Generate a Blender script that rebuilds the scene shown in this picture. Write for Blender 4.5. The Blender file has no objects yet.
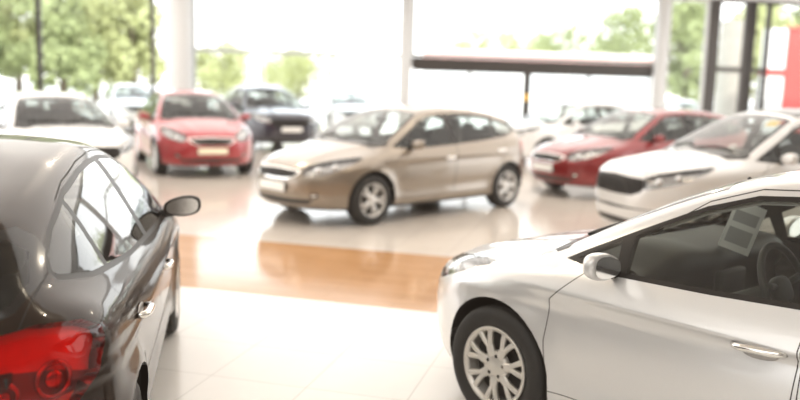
import bpy, bmesh, math, random
import numpy as np
from mathutils import Vector, Matrix
D = bpy.data
SC = bpy.context.scene
COL = SC.collection
random.seed(7)
PI = math.pi

# ------------------------------------------------------------------ materials
MATS = {}
def mat(name, col, rough=.5, metal=0., coat=0., spec=.5, noise=0., nscale=30., emit=None, estr=0., bump=0., bscale=200., coat_rough=.03):
    m = D.materials.new(name); m.use_nodes = True
    nt = m.node_tree; b = nt.nodes['Principled BSDF']
    b.inputs['Base Color'].default_value = (*col, 1)
    b.inputs['Roughness'].default_value = rough
    b.inputs['Metallic'].default_value = metal
    b.inputs['Coat Weight'].default_value = coat
    b.inputs['Coat Roughness'].default_value = coat_rough
    b.inputs['Specular IOR Level'].default_value = spec
    if emit:
        b.inputs['Emission Color'].default_value = (*emit, 1); b.inputs['Emission Strength'].default_value = estr
    if noise > 0:
        tc = nt.nodes.new('ShaderNodeTexCoord'); n = nt.nodes.new('ShaderNodeTexNoise')
        n.inputs['Scale'].default_value = nscale; n.inputs['Detail'].default_value = 4
        r = nt.nodes.new('ShaderNodeMapRange'); r.inputs[3].default_value = 1-noise; r.inputs[4].default_value = 1+noise
        mx = nt.nodes.new('ShaderNodeVectorMath'); mx.operation = 'SCALE'; mx.inputs[0].default_value = col
        nt.links.new(tc.outputs['Object'], n.inputs['Vector']); nt.links.new(n.outputs['Fac'], r.inputs[0])
        nt.links.new(r.outputs[0], mx.inputs['Scale']); nt.links.new(mx.outputs[0], b.inputs['Base Color'])
    if bump > 0:
        tc = nt.nodes.new('ShaderNodeTexCoord'); n = nt.nodes.new('ShaderNodeTexNoise'); n.inputs['Scale'].default_value = bscale
        bp = nt.nodes.new('ShaderNodeBump'); bp.inputs['Strength'].default_value = bump; bp.inputs['Distance'].default_value = .01
        nt.links.new(tc.outputs['Object'], n.inputs['Vector']); nt.links.new(n.outputs['Fac'], bp.inputs['Height']); nt.links.new(bp.outputs[0], b.inputs['Normal'])
    MATS[name] = m
    return m
def paint(name, col, metal=.35, rough=.32, coat=1., spec=.4):
    return mat(name, col, rough=rough, metal=metal, coat=coat, spec=spec, noise=.05, nscale=400.)
def glass(name, tint, ior=1.5, rough=0.):
    m = D.materials.new(name); m.use_nodes = True; nt = m.node_tree; nt.nodes.clear()
    o = nt.nodes.new('ShaderNodeOutputMaterial'); t = nt.nodes.new('ShaderNodeBsdfTransparent'); g = nt.nodes.new('ShaderNodeBsdfGlossy')
    mx = nt.nodes.new('ShaderNodeMixShader'); lw = nt.nodes.new('ShaderNodeLayerWeight'); pw = nt.nodes.new('ShaderNodeMath'); ma = nt.nodes.new('ShaderNodeMath')
    f0 = ((ior-1)/(ior+1))**2                              # Schlick reflectance, the same from both sides of the pane
    pw.operation = 'POWER'; pw.inputs[1].default_value = 4.5; ma.operation = 'MULTIPLY_ADD'; ma.inputs[1].default_value = 1-f0; ma.inputs[2].default_value = f0
    nt.links.new(lw.outputs['Facing'], pw.inputs[0]); nt.links.new(pw.outputs[0], ma.inputs[0])
    t.inputs[0].default_value = (*tint, 1); g.inputs['Roughness'].default_value = rough; g.inputs[0].default_value = (1, 1, 1, 1)
    nt.links.new(ma.outputs[0], mx.inputs[0]); nt.links.new(t.outputs[0], mx.inputs[1]); nt.links.new(g.outputs[0], mx.inputs[2]); nt.links.new(mx.outputs[0], o.inputs[0])
    MATS[name] = m
    return m

mat('seam_dark', (.012, .011, .01), .7)
mat('black_trim', (.014, .012, .011), .4, spec=.3)
mat('black_plastic', (.03, .028, .026), .6, noise=.2)
mat('frit_black', (.015, .013, .012), .12)
glass('car_glass', (.74, .77, .74), 1.52)
glass('clear_cover', (.92, .92, .92), 1.5)
mat('chrome', (.85, .83, .8), .12, metal=1.)
mat('interior', (.018, .015, .013), .75, noise=.2)
mat('seat_cloth', (.028, .024, .021), .85, noise=.25, nscale=120)
mat('roof_lining', (.45, .43, .40), .9)
mat('dash', (.016, .014, .013), .55, noise=.15)
mat('lamp_inner', (.36, .35, .34), .25, metal=.8)
mat('lamp_dark', (.05, .048, .045), .3, metal=.5)
mat('lamp_lens', (.9, .9, .9), .05, metal=.6, coat=1.)
mat('rubber', (.018, .017, .016), .65, noise=.15, nscale=60)
mat('rim_silver', (.62, .60, .57), .3, metal=.75, coat=.5)
mat('rim_cap', (.66, .63, .58), .38, metal=.45, coat=.4)
mat('rim_dark', (.035, .033, .03), .6)
mat('steel', (.35, .34, .33), .4, metal=.9)
mat('fog_lens', (.8, .78, .74), .12, metal=.6, coat=1.)
mat('plate_white', (.85, .84, .8), .4)
mat('plate_cream', (.86, .78, .6), .4)
mat('amber', (.8, .3, .03), .2, coat=1.)
mat('tail_red', (.62, .012, .010), .28, coat=.6, noise=.1)
mat('tail_dark', (.16, .006, .006), .3, metal=.3, coat=.5)
mat('tail_chrome', (.42, .05, .04), .2, metal=.9)
mat('tail_amber', (.85, .28, .03), .3, coat=.4)
glass('red_cover', (1., .16, .12), 1.45)
# honeycomb like dark mesh for the grilles
def grille_mat():
    m = mat('grille_mesh', (.02, .019, .018), .55, spec=.15)
    nt = m.node_tree; b = nt.nodes['Principled BSDF']
    tc = nt.nodes.new('ShaderNodeTexCoord'); mp = nt.nodes.new('ShaderNodeMapping'); mp.inputs['Rotation'].default_value = (0, PI/2, 0)
    v = nt.nodes.new('ShaderNodeTexVoronoi'); v.feature = 'DISTANCE_TO_EDGE'; v.inputs['Scale'].default_value = 38; v.inputs['Randomness'].default_value = 0.15
    r = nt.nodes.new('ShaderNodeValToRGB'); r.color_ramp.elements[0].position = .08; r.color_ramp.elements[0].color = (.035, .032, .03, 1)
    r.color_ramp.elements[1].position = .16; r.color_ramp.elements[1].color = (.008, .008, .008, 1)
    nt.links.new(tc.outputs['Object'], mp.inputs[0]); nt.links.new(mp.outputs[0], v.inputs['Vector']); nt.links.new(v.outputs['Distance'], r.inputs[0]); nt.links.new(r.outputs[0], b.inputs['Base Color'])
grille_mat()

# ------------------------------------------------------------------ object helpers
def link(name, me, parent=None, kind=None):
    o = D.objects.new(name, me); COL.objects.link(o)
    if parent is not None: o.parent = parent
    if kind: o['kind'] = kind
    return o
def from_bm(name, bm, mats, parent=None, smooth=True, kind=None):
    me = D.meshes.new(name); bm.to_mesh(me); bm.free()
    for m in (mats if isinstance(mats, (list, tuple)) else [mats]): me.materials.append(MATS[m] if isinstance(m, str) else m)
    if smooth: me.polygons.foreach_set('use_smooth', [True]*len(me.polygons))
    return link(name, me, parent, kind)
def tag(o, label=None, cat=None, group=None, kind=None):
    if label: o['label'] = label
    if cat: o['category'] = cat
    if group: o['group'] = group
    if kind: o['kind'] = kind
    return o
def empty(name, loc=(0, 0, 0), rz=0.):
    o = D.objects.new(name, None); COL.objects.link(o); o.location = loc; o.rotation_euler = (0, 0, rz); o.empty_display_size = .3
    return o
def box_bm(bm, c, s, rot=None, bevel=0., seg=2, mi=0):
    r = bmesh.ops.create_cube(bm, size=1.)
    vs = r['verts']
    bmesh.ops.scale(bm, vec=s, verts=vs)
    if bevel > 0:
        es = list({e for v in vs for e in v.link_edges})
        rr = bmesh.ops.bevel(bm, geom=es, offset=bevel, segments=seg, profile=.5, affect='EDGES')
        vs = list({v for f in rr['faces'] for v in f.verts} | {v for v in vs if v.is_valid})
    if rot is not None: bmesh.ops.rotate(bm, cent=(0, 0, 0), matrix=rot, verts=vs)
    bmesh.ops.translate(bm, vec=c, verts=vs)
    for f in {f for v in vs for f in v.link_faces}: f.material_index = mi
    return vs
def lathe_bm(bm, prof, n=40, axis='Y', mi=0, close=False):
    """prof: list of (radius, offset along axis)"""
    rings = []
    for i in range(n):
        a = 2*PI*i/n; c, s = math.cos(a), math.sin(a)
        ring = []
        for r, t in prof:
            p = (r*c, t, r*s) if axis == 'Y' else (r*c, r*s, t)
            ring.append(bm.verts.new(p))
        rings.append(ring)
    k = len(prof); fs = []
    for i in range(n):
        A, B = rings[i], rings[(i+1) % n]
        for j in range(k-1 + (1 if close else 0)):
            j2 = (j+1) % k
            f = bm.faces.new((A[j], A[j2], B[j2], B[j])); f.material_index = mi; fs.append(f)
    return fs
def tube_bm(bm, pts, r, n=8, mi=0, closed=False, rads=None):
    pts = [Vector(p) for p in pts]; rings = []; N = len(pts); up = Vector((0, 0, 1))
    for i, p in enumerate(pts):
        a = pts[(i-1) % N] if (closed or i > 0) else p; b = pts[(i+1) % N] if (closed or i < N-1) else p
        t = (b-a).normalized(); u = up.cross(t)
        if u.length < 1e-3: u = Vector((1, 0, 0)).cross(t)
        u.normalize(); w = t.cross(u); rr = rads[i] if rads else r
        rings.append([bm.verts.new(p + rr*(math.cos(2*PI*k/n)*u + math.sin(2*PI*k/n)*w)) for k in range(n)])
    for i in range(N if closed else N-1):
        A, B = rings[i], rings[(i+1) % N]
        for k in range(n):
            f = bm.faces.new((A[k], A[(k+1) % n], B[(k+1) % n], B[k])); f.material_index = mi
    if not closed:
        for R in (rings[0], rings[-1]):
            f = bm.faces.new(R); f.material_index = mi
    bmesh.ops.recalc_face_normals(bm, faces=bm.faces[:])
def ellipsoid_bm(bm, c, s, e=1., nu=20, nv=12, mi=0, rot=None, fn=None):
    """superellipsoid, exponent e<1 boxier"""
    g = lambda v: math.copysign(abs(v)**e, v)
    rows = []
    for j in range(nv+1):
        ph = -PI/2 + PI*j/nv; row = []
        for i in range(nu):
            th = 2*PI*i/nu
            p = Vector((g(math.cos(ph))*g(math.cos(th))*s[0], g(math.cos(ph))*g(math.sin(th))*s[1], g(math.sin(ph))*s[2]))
            if fn: p = fn(p)
            if rot is not None: p = rot @ p
            row.append(bm.verts.new(p + Vector(c)))
        rows.append(row)
    for j in range(nv):
        for i in range(nu):
            f = bm.faces.new((rows[j][i], rows[j][(i+1) % nu], rows[j+1][(i+1) % nu], rows[j+1][i])); f.material_index = mi
    bmesh.ops.remove_doubles(bm, verts=[v for r in (rows[0], rows[-1]) for v in r], dist=1e-4)

# ------------------------------------------------------------------ car body: smooth implicit shell -> quad mesh -> panels cut from it
def curve(pts, sig):
    pts = sorted(pts); x = np.array([p[0] for p in pts], float); y = np.array([p[1] for p in pts], float)
    h = np.diff(x); d = np.diff(y)/h; m = np.zeros_like(y)
    m[0], m[-1] = d[0], d[-1]
    for i in range(1, len(x)-1):
        if d[i-1]*d[i] <= 0: m[i] = 0
        else:
            w1, w2 = 2*h[i]+h[i-1], h[i]+2*h[i-1]; m[i] = (w1+w2)/(w1/d[i-1]+w2/d[i])
    st = .005; xs = np.arange(x[0]-.6, x[-1]+.6, st)
    i = np.clip(np.searchsorted(x, xs)-1, 0, len(h)-1); t = (xs-x[i])/h[i]
    ys = (2*t**3-3*t**2+1)*y[i]+(t**3-2*t**2+t)*h[i]*m[i]+(-2*t**3+3*t**2)*y[i+1]+(t**3-t**2)*h[i]*m[i+1]
    lo, hi = xs < x[0], xs > x[-1]
    ys[lo] = y[0]+m[0]*(xs[lo]-x[0]); ys[hi] = y[-1]+m[-1]*(xs[hi]-x[-1])
    k = int(4*sig/st); g = np.exp(-.5*(np.arange(-k, k+1)*st/sig)**2); g /= g.sum()
    yp = np.concatenate([ys[0]+(ys[1]-ys[0])*np.arange(-k, 0), ys, ys[-1]+(ys[-1]-ys[-2])*np.arange(1, k+1)])
    ys = np.convolve(yp, g, 'valid')
    return lambda q: np.interp(q, xs, ys)
def smax(a, b, k):
    h = np.maximum(k-np.abs(a-b), 0)/k
    return np.maximum(a, b)+h*h*k*.25
def smin(a, b, k): return -smax(-a, -b, k)
def sig(t): return 1/(1+np.exp(-np.clip(t, -40, 40)))

class Shape:
    def __init__(s, **K):
        s.W = curve(K.get('W', [(-2.2, .60), (-2.05, .735), (-1.9, .815), (-1.6, .87), (-1.2, .886), (-.4, .888), (.5, .886), (1.2, .885), (1.55, .868), (1.8, .835), (2.0, .775), (2.15, .69), (2.3, .55)]), .05)
        s.S = curve(K.get('S', [(.10, .14), (.18, .07), (.26, .028), (.33, .016), (.42, .016), (.55, .006), (.68, .0), (.78, .003), (.86, .014), (.94, .04), (1.02, .08), (1.12, .15), (1.3, .3)]), .022)
        s.XF = curve(K.get('XF', [(.12, 2.02), (.20, 2.12), (.30, 2.185), (.42, 2.215), (.54, 2.222), (.64, 2.20), (.71, 2.155), (.78, 2.07), (.86, 1.92), (1.0, 1.6)]), .022)
        s.XR = curve(K.get('XR', [(.12, 1.86), (.2, 1.95), (.32, 2.04), (.45, 2.085), (.62, 2.085), (.70, 2.06), (.80, 2.035), (.92, 2.02), (1.02, 1.99), (1.12, 1.93), (1.3, 1.8)]), .022)
        s.ZH = curve(K.get('ZH', [(2.25, .665), (2.12, .73), (1.95, .795), (1.7, .865), (1.4, .93), (1.15, .98), (.9, 1.01), (.4, 1.025), (-.4, 1.04), (-1.2, 1.08), (-1.8, 1.10), (-2.1, 1.08)]), .06)
        s.CR = curve([(2.2, .05), (1.8, .085), (1.0, .095), (0, .095), (-1.2, .085), (-2, .06)], .1)
        s.ZR = curve(K.get('ZR', [(1.0, 1.22), (.6, 1.35), (.3, 1.41), (0, 1.448), (-.35, 1.466), (-.8, 1.452), (-1.3, 1.395), (-1.7, 1.32), (-2.0, 1.25)]), .07)
        s.YB = curve(K.get('YB', [(1.3, .76), (1.0, .812), (.6, .836), (.1, .843), (-.6, .843), (-1.2, .82), (-1.6, .768), (-1.9, .695), (-2.1, .62)]), .07)
        s.K = K
        s.ws = K.get('ws', (1.20, .955, .34, 1.395))   # windscreen base x,z and top x,z on the centre line
        s.rg = K.get('rg', (-2.05, .98, -1.75, 1.30))
        s.tum = K.get('tum', .525)
    def f(s, x, y, z):
        a = np.sqrt(y*y+1e-6); K = s.K
        w = s.W(x)-s.S(z)
        # shoulder line: the panel below it tucks in
        c = z-(K.get('sh', .770)-.048*x-.02*sig((x-1.2)/.12))
        fade = sig((1.75-x)/.12)*sig((x+1.98)/.08)
        w = w-.020*fade*sig(-c/.011)*np.exp(np.minimum(c, 0)/.10)
        c2 = z-(.40-.03*x); w = w-.012*np.exp(-(c2/.07)**2)*sig((.85-x)/.08)*sig((x+.9)/.08)
        for cx in (1.325, -1.325):
            r = np.sqrt((x-cx)**2+(z-.316)**2)
            w = w+.022*np.exp(-((r-.345)/.075)**2)*sig((z-.2)/.03)
        side = a-w
        front = x-(s.XF(z)-K.get('fc', .66)*(a/.9)**3.0)
        front = front/np.sqrt(1+.6*(a/.9)**4)
        rear = -x-(s.XR(z)-.42*(a/.9)**3.0)
        top = (z-(s.ZH(x)-s.CR(x)*(a/.8)**2))*.96
        # bonnet side creases
        top = top-.010*np.exp(-((a-(.30+.20*(1.9-x)))/.06)**2)*sig((x-1.0)/.06)*sig((2.1-x)/.05)
        bot = (.185+.02*sig((x-1.7)/.1)+.02*sig((-1.7-x)/.1))-z
        L = smax(smax(front, side, .13), smax(rear, side, .16), .05)
        L = smax(L, top, .09); L = smax(L, bot, .06)
        x0, z0, x1, z1 = s.ws; dx, dz = x0-x1, z1-z0; n = math.hypot(dx, dz)
        t = np.clip((z-z0)/dz, -.2, 1.3)
        wsf = ((x-x0+.13*(a/.72)**2.2)*dz+(z-z0)*dx)/n-.035*t*(1-t)
        x0, z0, x1, z1 = s.rg; dx, dz = x1-x0, z1-z0; n = math.hypot(dx, dz)
        rgf = ((x0-x+.10*(a/.7)**2.4)*dz+(z-z0)*dx)/n
        gs = (a-(s.YB(x)-s.tum*(z-.95)-.16*np.maximum(z-.95, 0)**2))*.9
        rf = (z-(s.ZR(x)-.055*(a/.6)**2))*.97
        G = smax(rf, gs, .13)
        G = smax(G, smax(wsf, gs, .09), .08); G = smax(G, smax(rgf, gs, .14), .045); G = smax(G, rear, .03)
        G = smax(G, .8-z, .02)
        return smin(L, G, .045)
    def grad(s, P):
        e = .006; g = np.empty_like(P)
        for i in range(3):
            d = np.zeros(3); d[i] = e
            g[:, i] = (s.f(*(P+d).T)-s.f(*(P-d).T))/(2*e)
        return g
    def proj(s, P, n=3):
        for _ in range(n):
            g = s.grad(P); P = P-(s.f(*P.T)/np.maximum((g*g).sum(1), 1e-6))[:, None]*g
        return P
    def ys(s, x, z):
        lo, hi = 0., 1.2
        for _ in range(40):
            m = (lo+hi)/2
            if s.f(np.array([x]), np.array([m]), np.array([z]))[0] > 0: hi = m
            else: lo = m
        return lo
    def xs(s, y, z, front=True):
        lo, hi = 0., (2.6 if front else -2.6)
        for _ in range(40):
            m = (lo+hi)/2
            if s.f(np.array([m]), np.array([y]), np.array([z]))[0] > 0: hi = m
            else: lo = m
        return lo
    def normal(s, p):
        g = s.grad(np.array([p], float))[0]; return Vector(g/np.linalg.norm(g))

def nets(S, h=.032):
    X = np.arange(-2.4, 2.5, h); Y = (np.arange(-32, 33)+.5)*h; Z = np.arange(.06, 1.72, h)
    F = S.f(*np.meshgrid(X, Y, Z, indexing='ij')); ins = F < 0
    nx, ny, nz = F.shape
    acc = np.zeros((nx-1, ny-1, nz-1, 3)); cnt = np.zeros((nx-1, ny-1, nz-1))
    offs = [(a, b, c) for a in (0, 1) for b in (0, 1) for c in (0, 1)]
    def sl(o): return tuple(slice(o[i], F.shape[i]-1+o[i]) for i in range(3))
    for o in offs:
        for ax in range(3):
            if o[ax]: continue
            q = list(o); q[ax] = 1
            A, B = F[sl(o)], F[sl(q)]; m = (A < 0) != (B < 0)
            t = np.where(m, A/(A-B+1e-12), 0)
            for i in range(3): acc[..., i] += np.where(m, o[i]+(t if i == ax else 0), 0)
            cnt += m
    act = cnt > 0; idx = -np.ones(act.shape, int); idx[act] = np.arange(act.sum())
    I = np.argwhere(act); P = (acc[act]/cnt[act][:, None]+I)*h+np.array([X[0], Y[0], Z[0]])
    quads = []
    for ax in range(3):
        sA = [slice(1, -1)]*3; sA[ax] = slice(0, -1); sB = list(sA); sB[ax] = slice(1, None)
        a, b = ins[tuple(sA)], ins[tuple(sB)]
        e = np.argwhere(a != b); u, v = (ax+1) % 3, (ax+2) % 3
        base = e.copy(); base[:, u] += 1; base[:, v] += 1
        flip = ~a[tuple(e.T)]
        c = []
        for du, dv in ((-1, -1), (0, -1), (0, 0), (-1, 0)):
            q = base.copy(); q[:, u] += du; q[:, v] += dv; c.append(idx[tuple(q.T)])
        q = np.stack(c, 1); q[flip] = q[flip][:, ::-1]; quads.append(q)
    Q = np.concatenate(quads)
    P = S.proj(P, 4)
    for _ in range(5):                                  # even the quads out along the surface
        s_ = np.zeros_like(P); n_ = np.zeros(len(P))
        for k in range(4):
            a, b = Q[:, k], Q[:, (k+1) % 4]
            np.add.at(s_, a, P[b]); np.add.at(n_, a, 1); np.add.at(s_, b, P[a]); np.add.at(n_, b, 1)
        d = s_/n_[:, None]-P; g = S.grad(P); g /= np.linalg.norm(g, axis=1)[:, None]
        P = P+.5*(d-(d*g).sum(1)[:, None]*g); P = S.proj(P, 2)
    return P, Q

def poly_planes(poly, view, s=1, shrink=0.):
    """planes of a convex polygon seen along a direction; view: side / front / rear / top / corner"""
    q = math.sqrt(.5)
    eu, ev = {'side': ((1, 0, 0), (0, 0, 1)), 'front': ((0, 1, 0), (0, 0, 1)), 'top': ((1, 0, 0), (0, 1, 0)),
              'corner': ((q, -q, 0), (0, 0, 1)), 'rcorner': ((-q, -q, 0), (0, 0, 1))}[view]
    ar = sum(poly[i][0]*poly[(i+1) % len(poly)][1]-poly[(i+1) % len(poly)][0]*poly[i][1] for i in range(len(poly)))
    if ar < 0: poly = poly[::-1]
    out = []; eu, ev = Vector(eu), Vector(ev)
    for i in range(len(poly)):
        (u0, v0), (u1, v1) = poly[i], poly[(i+1) % len(poly)]
        l = math.hypot(u1-u0, v1-v0)
        if l < 1e-6: continue
        n = ((v1-v0)/l)*eu-((u1-u0)/l)*ev; co = u0*eu+v0*ev-n*shrink
        out.append((co, n))
    if s < 0: out = [(Vector((c.x, -c.y, c.z)), Vector((n.x, -n.y, n.z))) for c, n in out]
    return out
def chaikin(p, it=2):
    for _ in range(it):
        q = []
        for i in range(len(p)):
            a, b = p[i], p[(i+1) % len(p)]
            q += [(.75*a[0]+.25*b[0], .75*a[1]+.25*b[1]), (.25*a[0]+.75*b[0], .25*a[1]+.75*b[1])]
        p = q
    return p
def cut(bm, faces, planes):
    cur = [f for f in faces if f.is_valid]
    for co, n in planes:
        if not cur: return []
        # only faces the plane touches need cutting; faces wholly outside drop out
        ins, mid = [], []
        for f in cur:
            d = [(v.co-co).dot(n) for v in f.verts]
            if max(d) <= 1e-6: ins.append(f)
            elif min(d) < -1e-6: mid.append(f)
        if mid:
            g = mid+list({e for f in mid for e in f.edges})+list({v for f in mid for v in f.verts})
            r = bmesh.ops.bisect_plane(bm, geom=g, dist=1e-6, plane_co=co, plane_no=n)
            mid = [f for f in r['geom'] if isinstance(f, bmesh.types.BMFace) and (f.calc_center_median()-co).dot(n) < 0]
        cur = ins+mid
    return cur
# part ids -> (name, parent part or None)
def build_body(S, V, h=.032):
    """returns a list of (key, name, parent_key, mesh) for the shell and every panel, pane and lamp cut out of it"""
    P, Q = nets(S, h)
    bm = bmesh.new(); vs = [bm.verts.new(p) for p in P]
    for q in Q:
        if len(set(q)) == 4: bm.faces.new([vs[i] for i in q])
    lay = bm.faces.layers.int.new('part'); bm.faces.ensure_lookup_table()
    keys = [('body', 'body_shell', None)]
    M = ['paint', 'seam_dark', 'black_trim', 'frit_black', 'car_glass', 'black_plastic', 'interior', 'grille_mesh', 'chrome', 'lamp_inner', 'clear_cover', 'tail_red', 'rubber', 'roof_lining', 'tail_dark', 'lamp_dark', 'fog_lens', 'red_cover', 'tail_amber']
    MI = {m: i for i, m in enumerate(M)}
    def pid(key, name, parent=None):
        keys.append((key, name, parent)); return len(keys)-1
    def sel(fn): return [f for f in bm.faces if fn(f.calc_center_median())]
    def region(key, name, parent, poly, view, s, flt, m='paint', gap=0., gm='seam_dark', base=None):
        pl = poly_planes(poly, view, s); fs = cut(bm, sel(flt), pl)
        i = pid(key, name, parent) if name else base
        for f in fs: f[lay] = i; f.material_index = MI[gm if gap else m]
        if gap:
            inn = cut(bm, fs, poly_planes(poly, view, s, gap))
            for f in inn: f.material_index = MI[m]
        return i
    # underside
    for f in cut(bm, list(bm.faces), [(Vector((0, 0, V.get('sill', .225))), Vector((0, 0, 1)))]): f.material_index = MI['black_plastic']
    # wheel openings
    R = .366; kill = []
    for cx in (1.325, -1.325):
        circ = [(cx+R*math.cos(2*PI*i/40), .318+R*math.sin(2*PI*i/40)) for i in range(40)]
        for s in (1, -1):
            kill += cut(bm, sel(lambda c: c.y*s > .48 and abs(c.x-cx) < .42 and c.z < .72), poly_planes(circ, 'side', s))
    bmesh.ops.delete(bm, geom=list(set(kill)), context='FACES')
    # black arch edge and the wheel wells
    for cx in (1.325, -1.325):
        for s in (1, -1):
            es = [e for e in bm.edges if e.is_boundary and all(v.co.y*s > .45 and math.hypot(v.co.x-cx, v.co.z-.318) < R+.03 for v in e.verts)]
            r = bmesh.ops.extrude_edge_only(bm, edges=es)
            nv = [v for v in r['geom'] if isinstance(v, bmesh.types.BMVert)]
            for v in nv: v.co.y = s*.50
            for f in [f for f in r['geom'] if isinstance(f, bmesh.types.BMFace)]: f.material_index = MI['seam_dark']
            c = bm.verts.new((cx, s*.50, .318))
            for e in [e for e in r['geom'] if isinstance(e, bmesh.types.BMEdge) and e.is_boundary and abs(abs(e.verts[0].co.y)-.5) < 1e-6 and abs(abs(e.verts[1].co.y)-.5) < 1e-6]:
                try: bm.faces.new((e.verts[0], e.verts[1], c)).material_index = MI['seam_dark']
                except ValueError: pass
    well = {f for f in bm.faces if f.material_index == MI['seam_dark']}
    # bonnet, doors, tailgate
    region('hood', 'hood', None, V['hood']+[(x, -y) for x, y in V['hood'][::-1] if y > 1e-4], 'top', 1, lambda c: c.z > .66 and .9 < c.x, gap=.005)
    region('tailgate', 'tailgate', None, V['tailgate']+[(-y, z) for y, z in V['tailgate'][::-1] if y > 1e-4], 'front', 1, lambda c: c.x < -1.55 and c.z > .4, gap=.004)
    for s, sd in ((1, 'l'), (-1, 'r')):
        side = lambda c: c.y*s > .45 and c.z > .25
        region('fdoor'+sd, 'door', None, V['fdoor'], 'side', s, side, gap=.005)
        region('rdoor'+sd, 'door', None, V['rdoor'], 'side', s, side, gap=.005)
    for s, sd in ((1, 'l'), (-1, 'r')):
        side = lambda c: c.y*s > .45 and c.z > .85
        dp = poly_planes(V['dlo'], 'side', s); fs = cut(bm, sel(side), dp)
        fr = pid('frame'+sd, 'window_trim', None)
        for f in fs: f[lay] = fr; f.material_index = MI[V.get('dlomat', 'black_trim')]
        inner = poly_planes(V['dlo'], 'side', s, V.get('dloin', .02))
        inner0 = poly_planes(V['dlo'], 'side', s, .008)
        fs = cut(bm, fs, inner0)
        for f in fs: f.material_index = MI['black_trim']
        fs = cut(bm, fs, inner)
        for nm, x0, x1, sl, par in V['panes']:                # pane between two leaning pillar lines at z=.95
            def line(x, o): return (Vector((x, 0, .95)), Vector((o, 0, o*sl)).normalized())
            g = cut(bm, fs, [line(x1, 1), line(x0, -1)])
            i = pid(nm+sd, 'window', par+sd if par else None)
            for f in g: f[lay] = i; f.material_index = MI['car_glass']
            fs = [f for f in fs if f.is_valid and f[lay] == fr]
    # windscreen and rear glass
    cw = V['cowl']; region('cowl', None, None, cw+[(x, -y) for x, y in cw[::-1] if y > 1e-4], 'top', 1, lambda c: c.z > .9 and .9 < c.x < 1.3, 'black_plastic', base=0)
    ws = V['windscreen']; w2 = ws+[(x, -y) for x, y in ws[::-1]]
    region('windscreen', 'windshield', None, w2, 'top', 1, lambda c: c.z > .95 and c.x > .15, 'car_glass', gap=.035, gm='frit_black')
    rg = V['rearglass']; r2 = rg+[(-y, z) for y, z in rg[::-1]]
    region('rearglass', 'rear_window', 'tailgate', r2, 'front', 1, lambda c: c.x < -1.55 and c.z > .95, 'car_glass', gap=.025, gm='frit_black')
    if V.get('roof'): region('roofp', 'roof_panel', None, V['roof']+[(x, -y) for x, y in V['roof'][::-1]], 'top', 1, lambda c: c.z > 1.2, gap=.006)
    front = lambda c: c.x > 1.7
    sym = lambda p: p+[(-y, z) for y, z in p[::-1]]
    for nm, key, poly, m, gap, gm in V['front']:
        region(key, nm, None, sym(poly), 'front', 1, front, m, gap=gap, gm=gm)
    for s, sd in ((1, 'l'), (-1, 'r')):
        region('headlight'+sd, 'headlight', None, V['headlight'], 'corner', s, lambda c: c.y*s > .2 and c.x > 1.2 and .5 < c.z < .95, 'lamp_inner')
        if V.get('fog'): region('fog'+sd, 'fog_light', None, V['fog'], 'corner', s, lambda c: c.y*s > .3 and c.x > 1.6 and c.z < .6, 'fog_lens', gap=.02, gm='black_trim')
        ti = region('tail'+sd, 'tail_light', None, V['tail'], 'rcorner', s, lambda c: c.y*s > .3 and c.x < -1.4 and .6 < c.z < 1.15, 'tail_red')
        tf = cut(bm, [f for f in bm.faces if f[lay] == ti], [(Vector((-1.95, 0, .885)), Vector((.25, 0, 1)).normalized())]); cut(bm, tf, [(Vector((0, 0, .765)), Vector((0, 0, 1)))])
    if V.get('rearbumper'):
        region('rbump', 'rear_bumper', None, sym(V['rearbumper']), 'front', 1, lambda c: c.x < -1.6 and c.z < .5, 'black_plastic')
    # inner lining of the cabin (a second skin a little inside the shell)
    N = {}
    allv = [v for v in bm.verts]
    A = np.array([v.co[:] for v in allv]); g = S.grad(A); g /= np.maximum(np.linalg.norm(g, axis=1), 1e-6)[:, None]
    bm.verts.index_update(); bm.verts.ensure_lookup_table(); bm.faces.ensure_lookup_table()
    noline = {'windscreen', 'rearglass'} | {k for k, n, p in keys if n == 'window' or n in ('headlight', 'tail_light')}
    parts = {i: [] for i in range(len(keys))}
    for f in bm.faces: parts[f[lay]].append(f)
    shell_lin = [f for f in bm.faces if keys[f[lay]][0] not in noline and f not in well and f.calc_center_median().z > .33 and -1.98 < f.calc_center_median().x < 1.2]
    out = []
    pos = A
    def mesh_from(name, faces, off=0., flip=False, mi=None):
        ids = {}; vv = []; nn = []; ff = []; mm = []
        for f in faces:
            q = []
            for v in f.verts:
                k = v.index
                if k not in ids:
                    ids[k] = len(vv); vv.append(pos[k]-g[k]*off); nn.append(g[k] if not flip else -g[k])
                q.append(ids[k])
            ff.append(q[::-1] if flip else q)
            mm.append(f.material_index if mi is None else mi)
        return vv, nn, ff, mm
    def finish(key, name, par, vv, nn, ff, mm):
        me = D.meshes.new(name); me.from_pydata([tuple(v) for v in vv], [], ff)
        used = sorted(set(mm)); rm = {m: k for k, m in enumerate(used)}
        for m in used: me.materials.append(None if M[m] == 'paint' else MATS[M[m]])
        me.polygons.foreach_set('material_index', [rm[m] for m in mm])
        me.polygons.foreach_set('use_smooth', [True]*len(ff))
        me.update()
        me.normals_split_custom_set_from_vertices([tuple(n) for n in nn])
        out.append((key, name, par, me))
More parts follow.
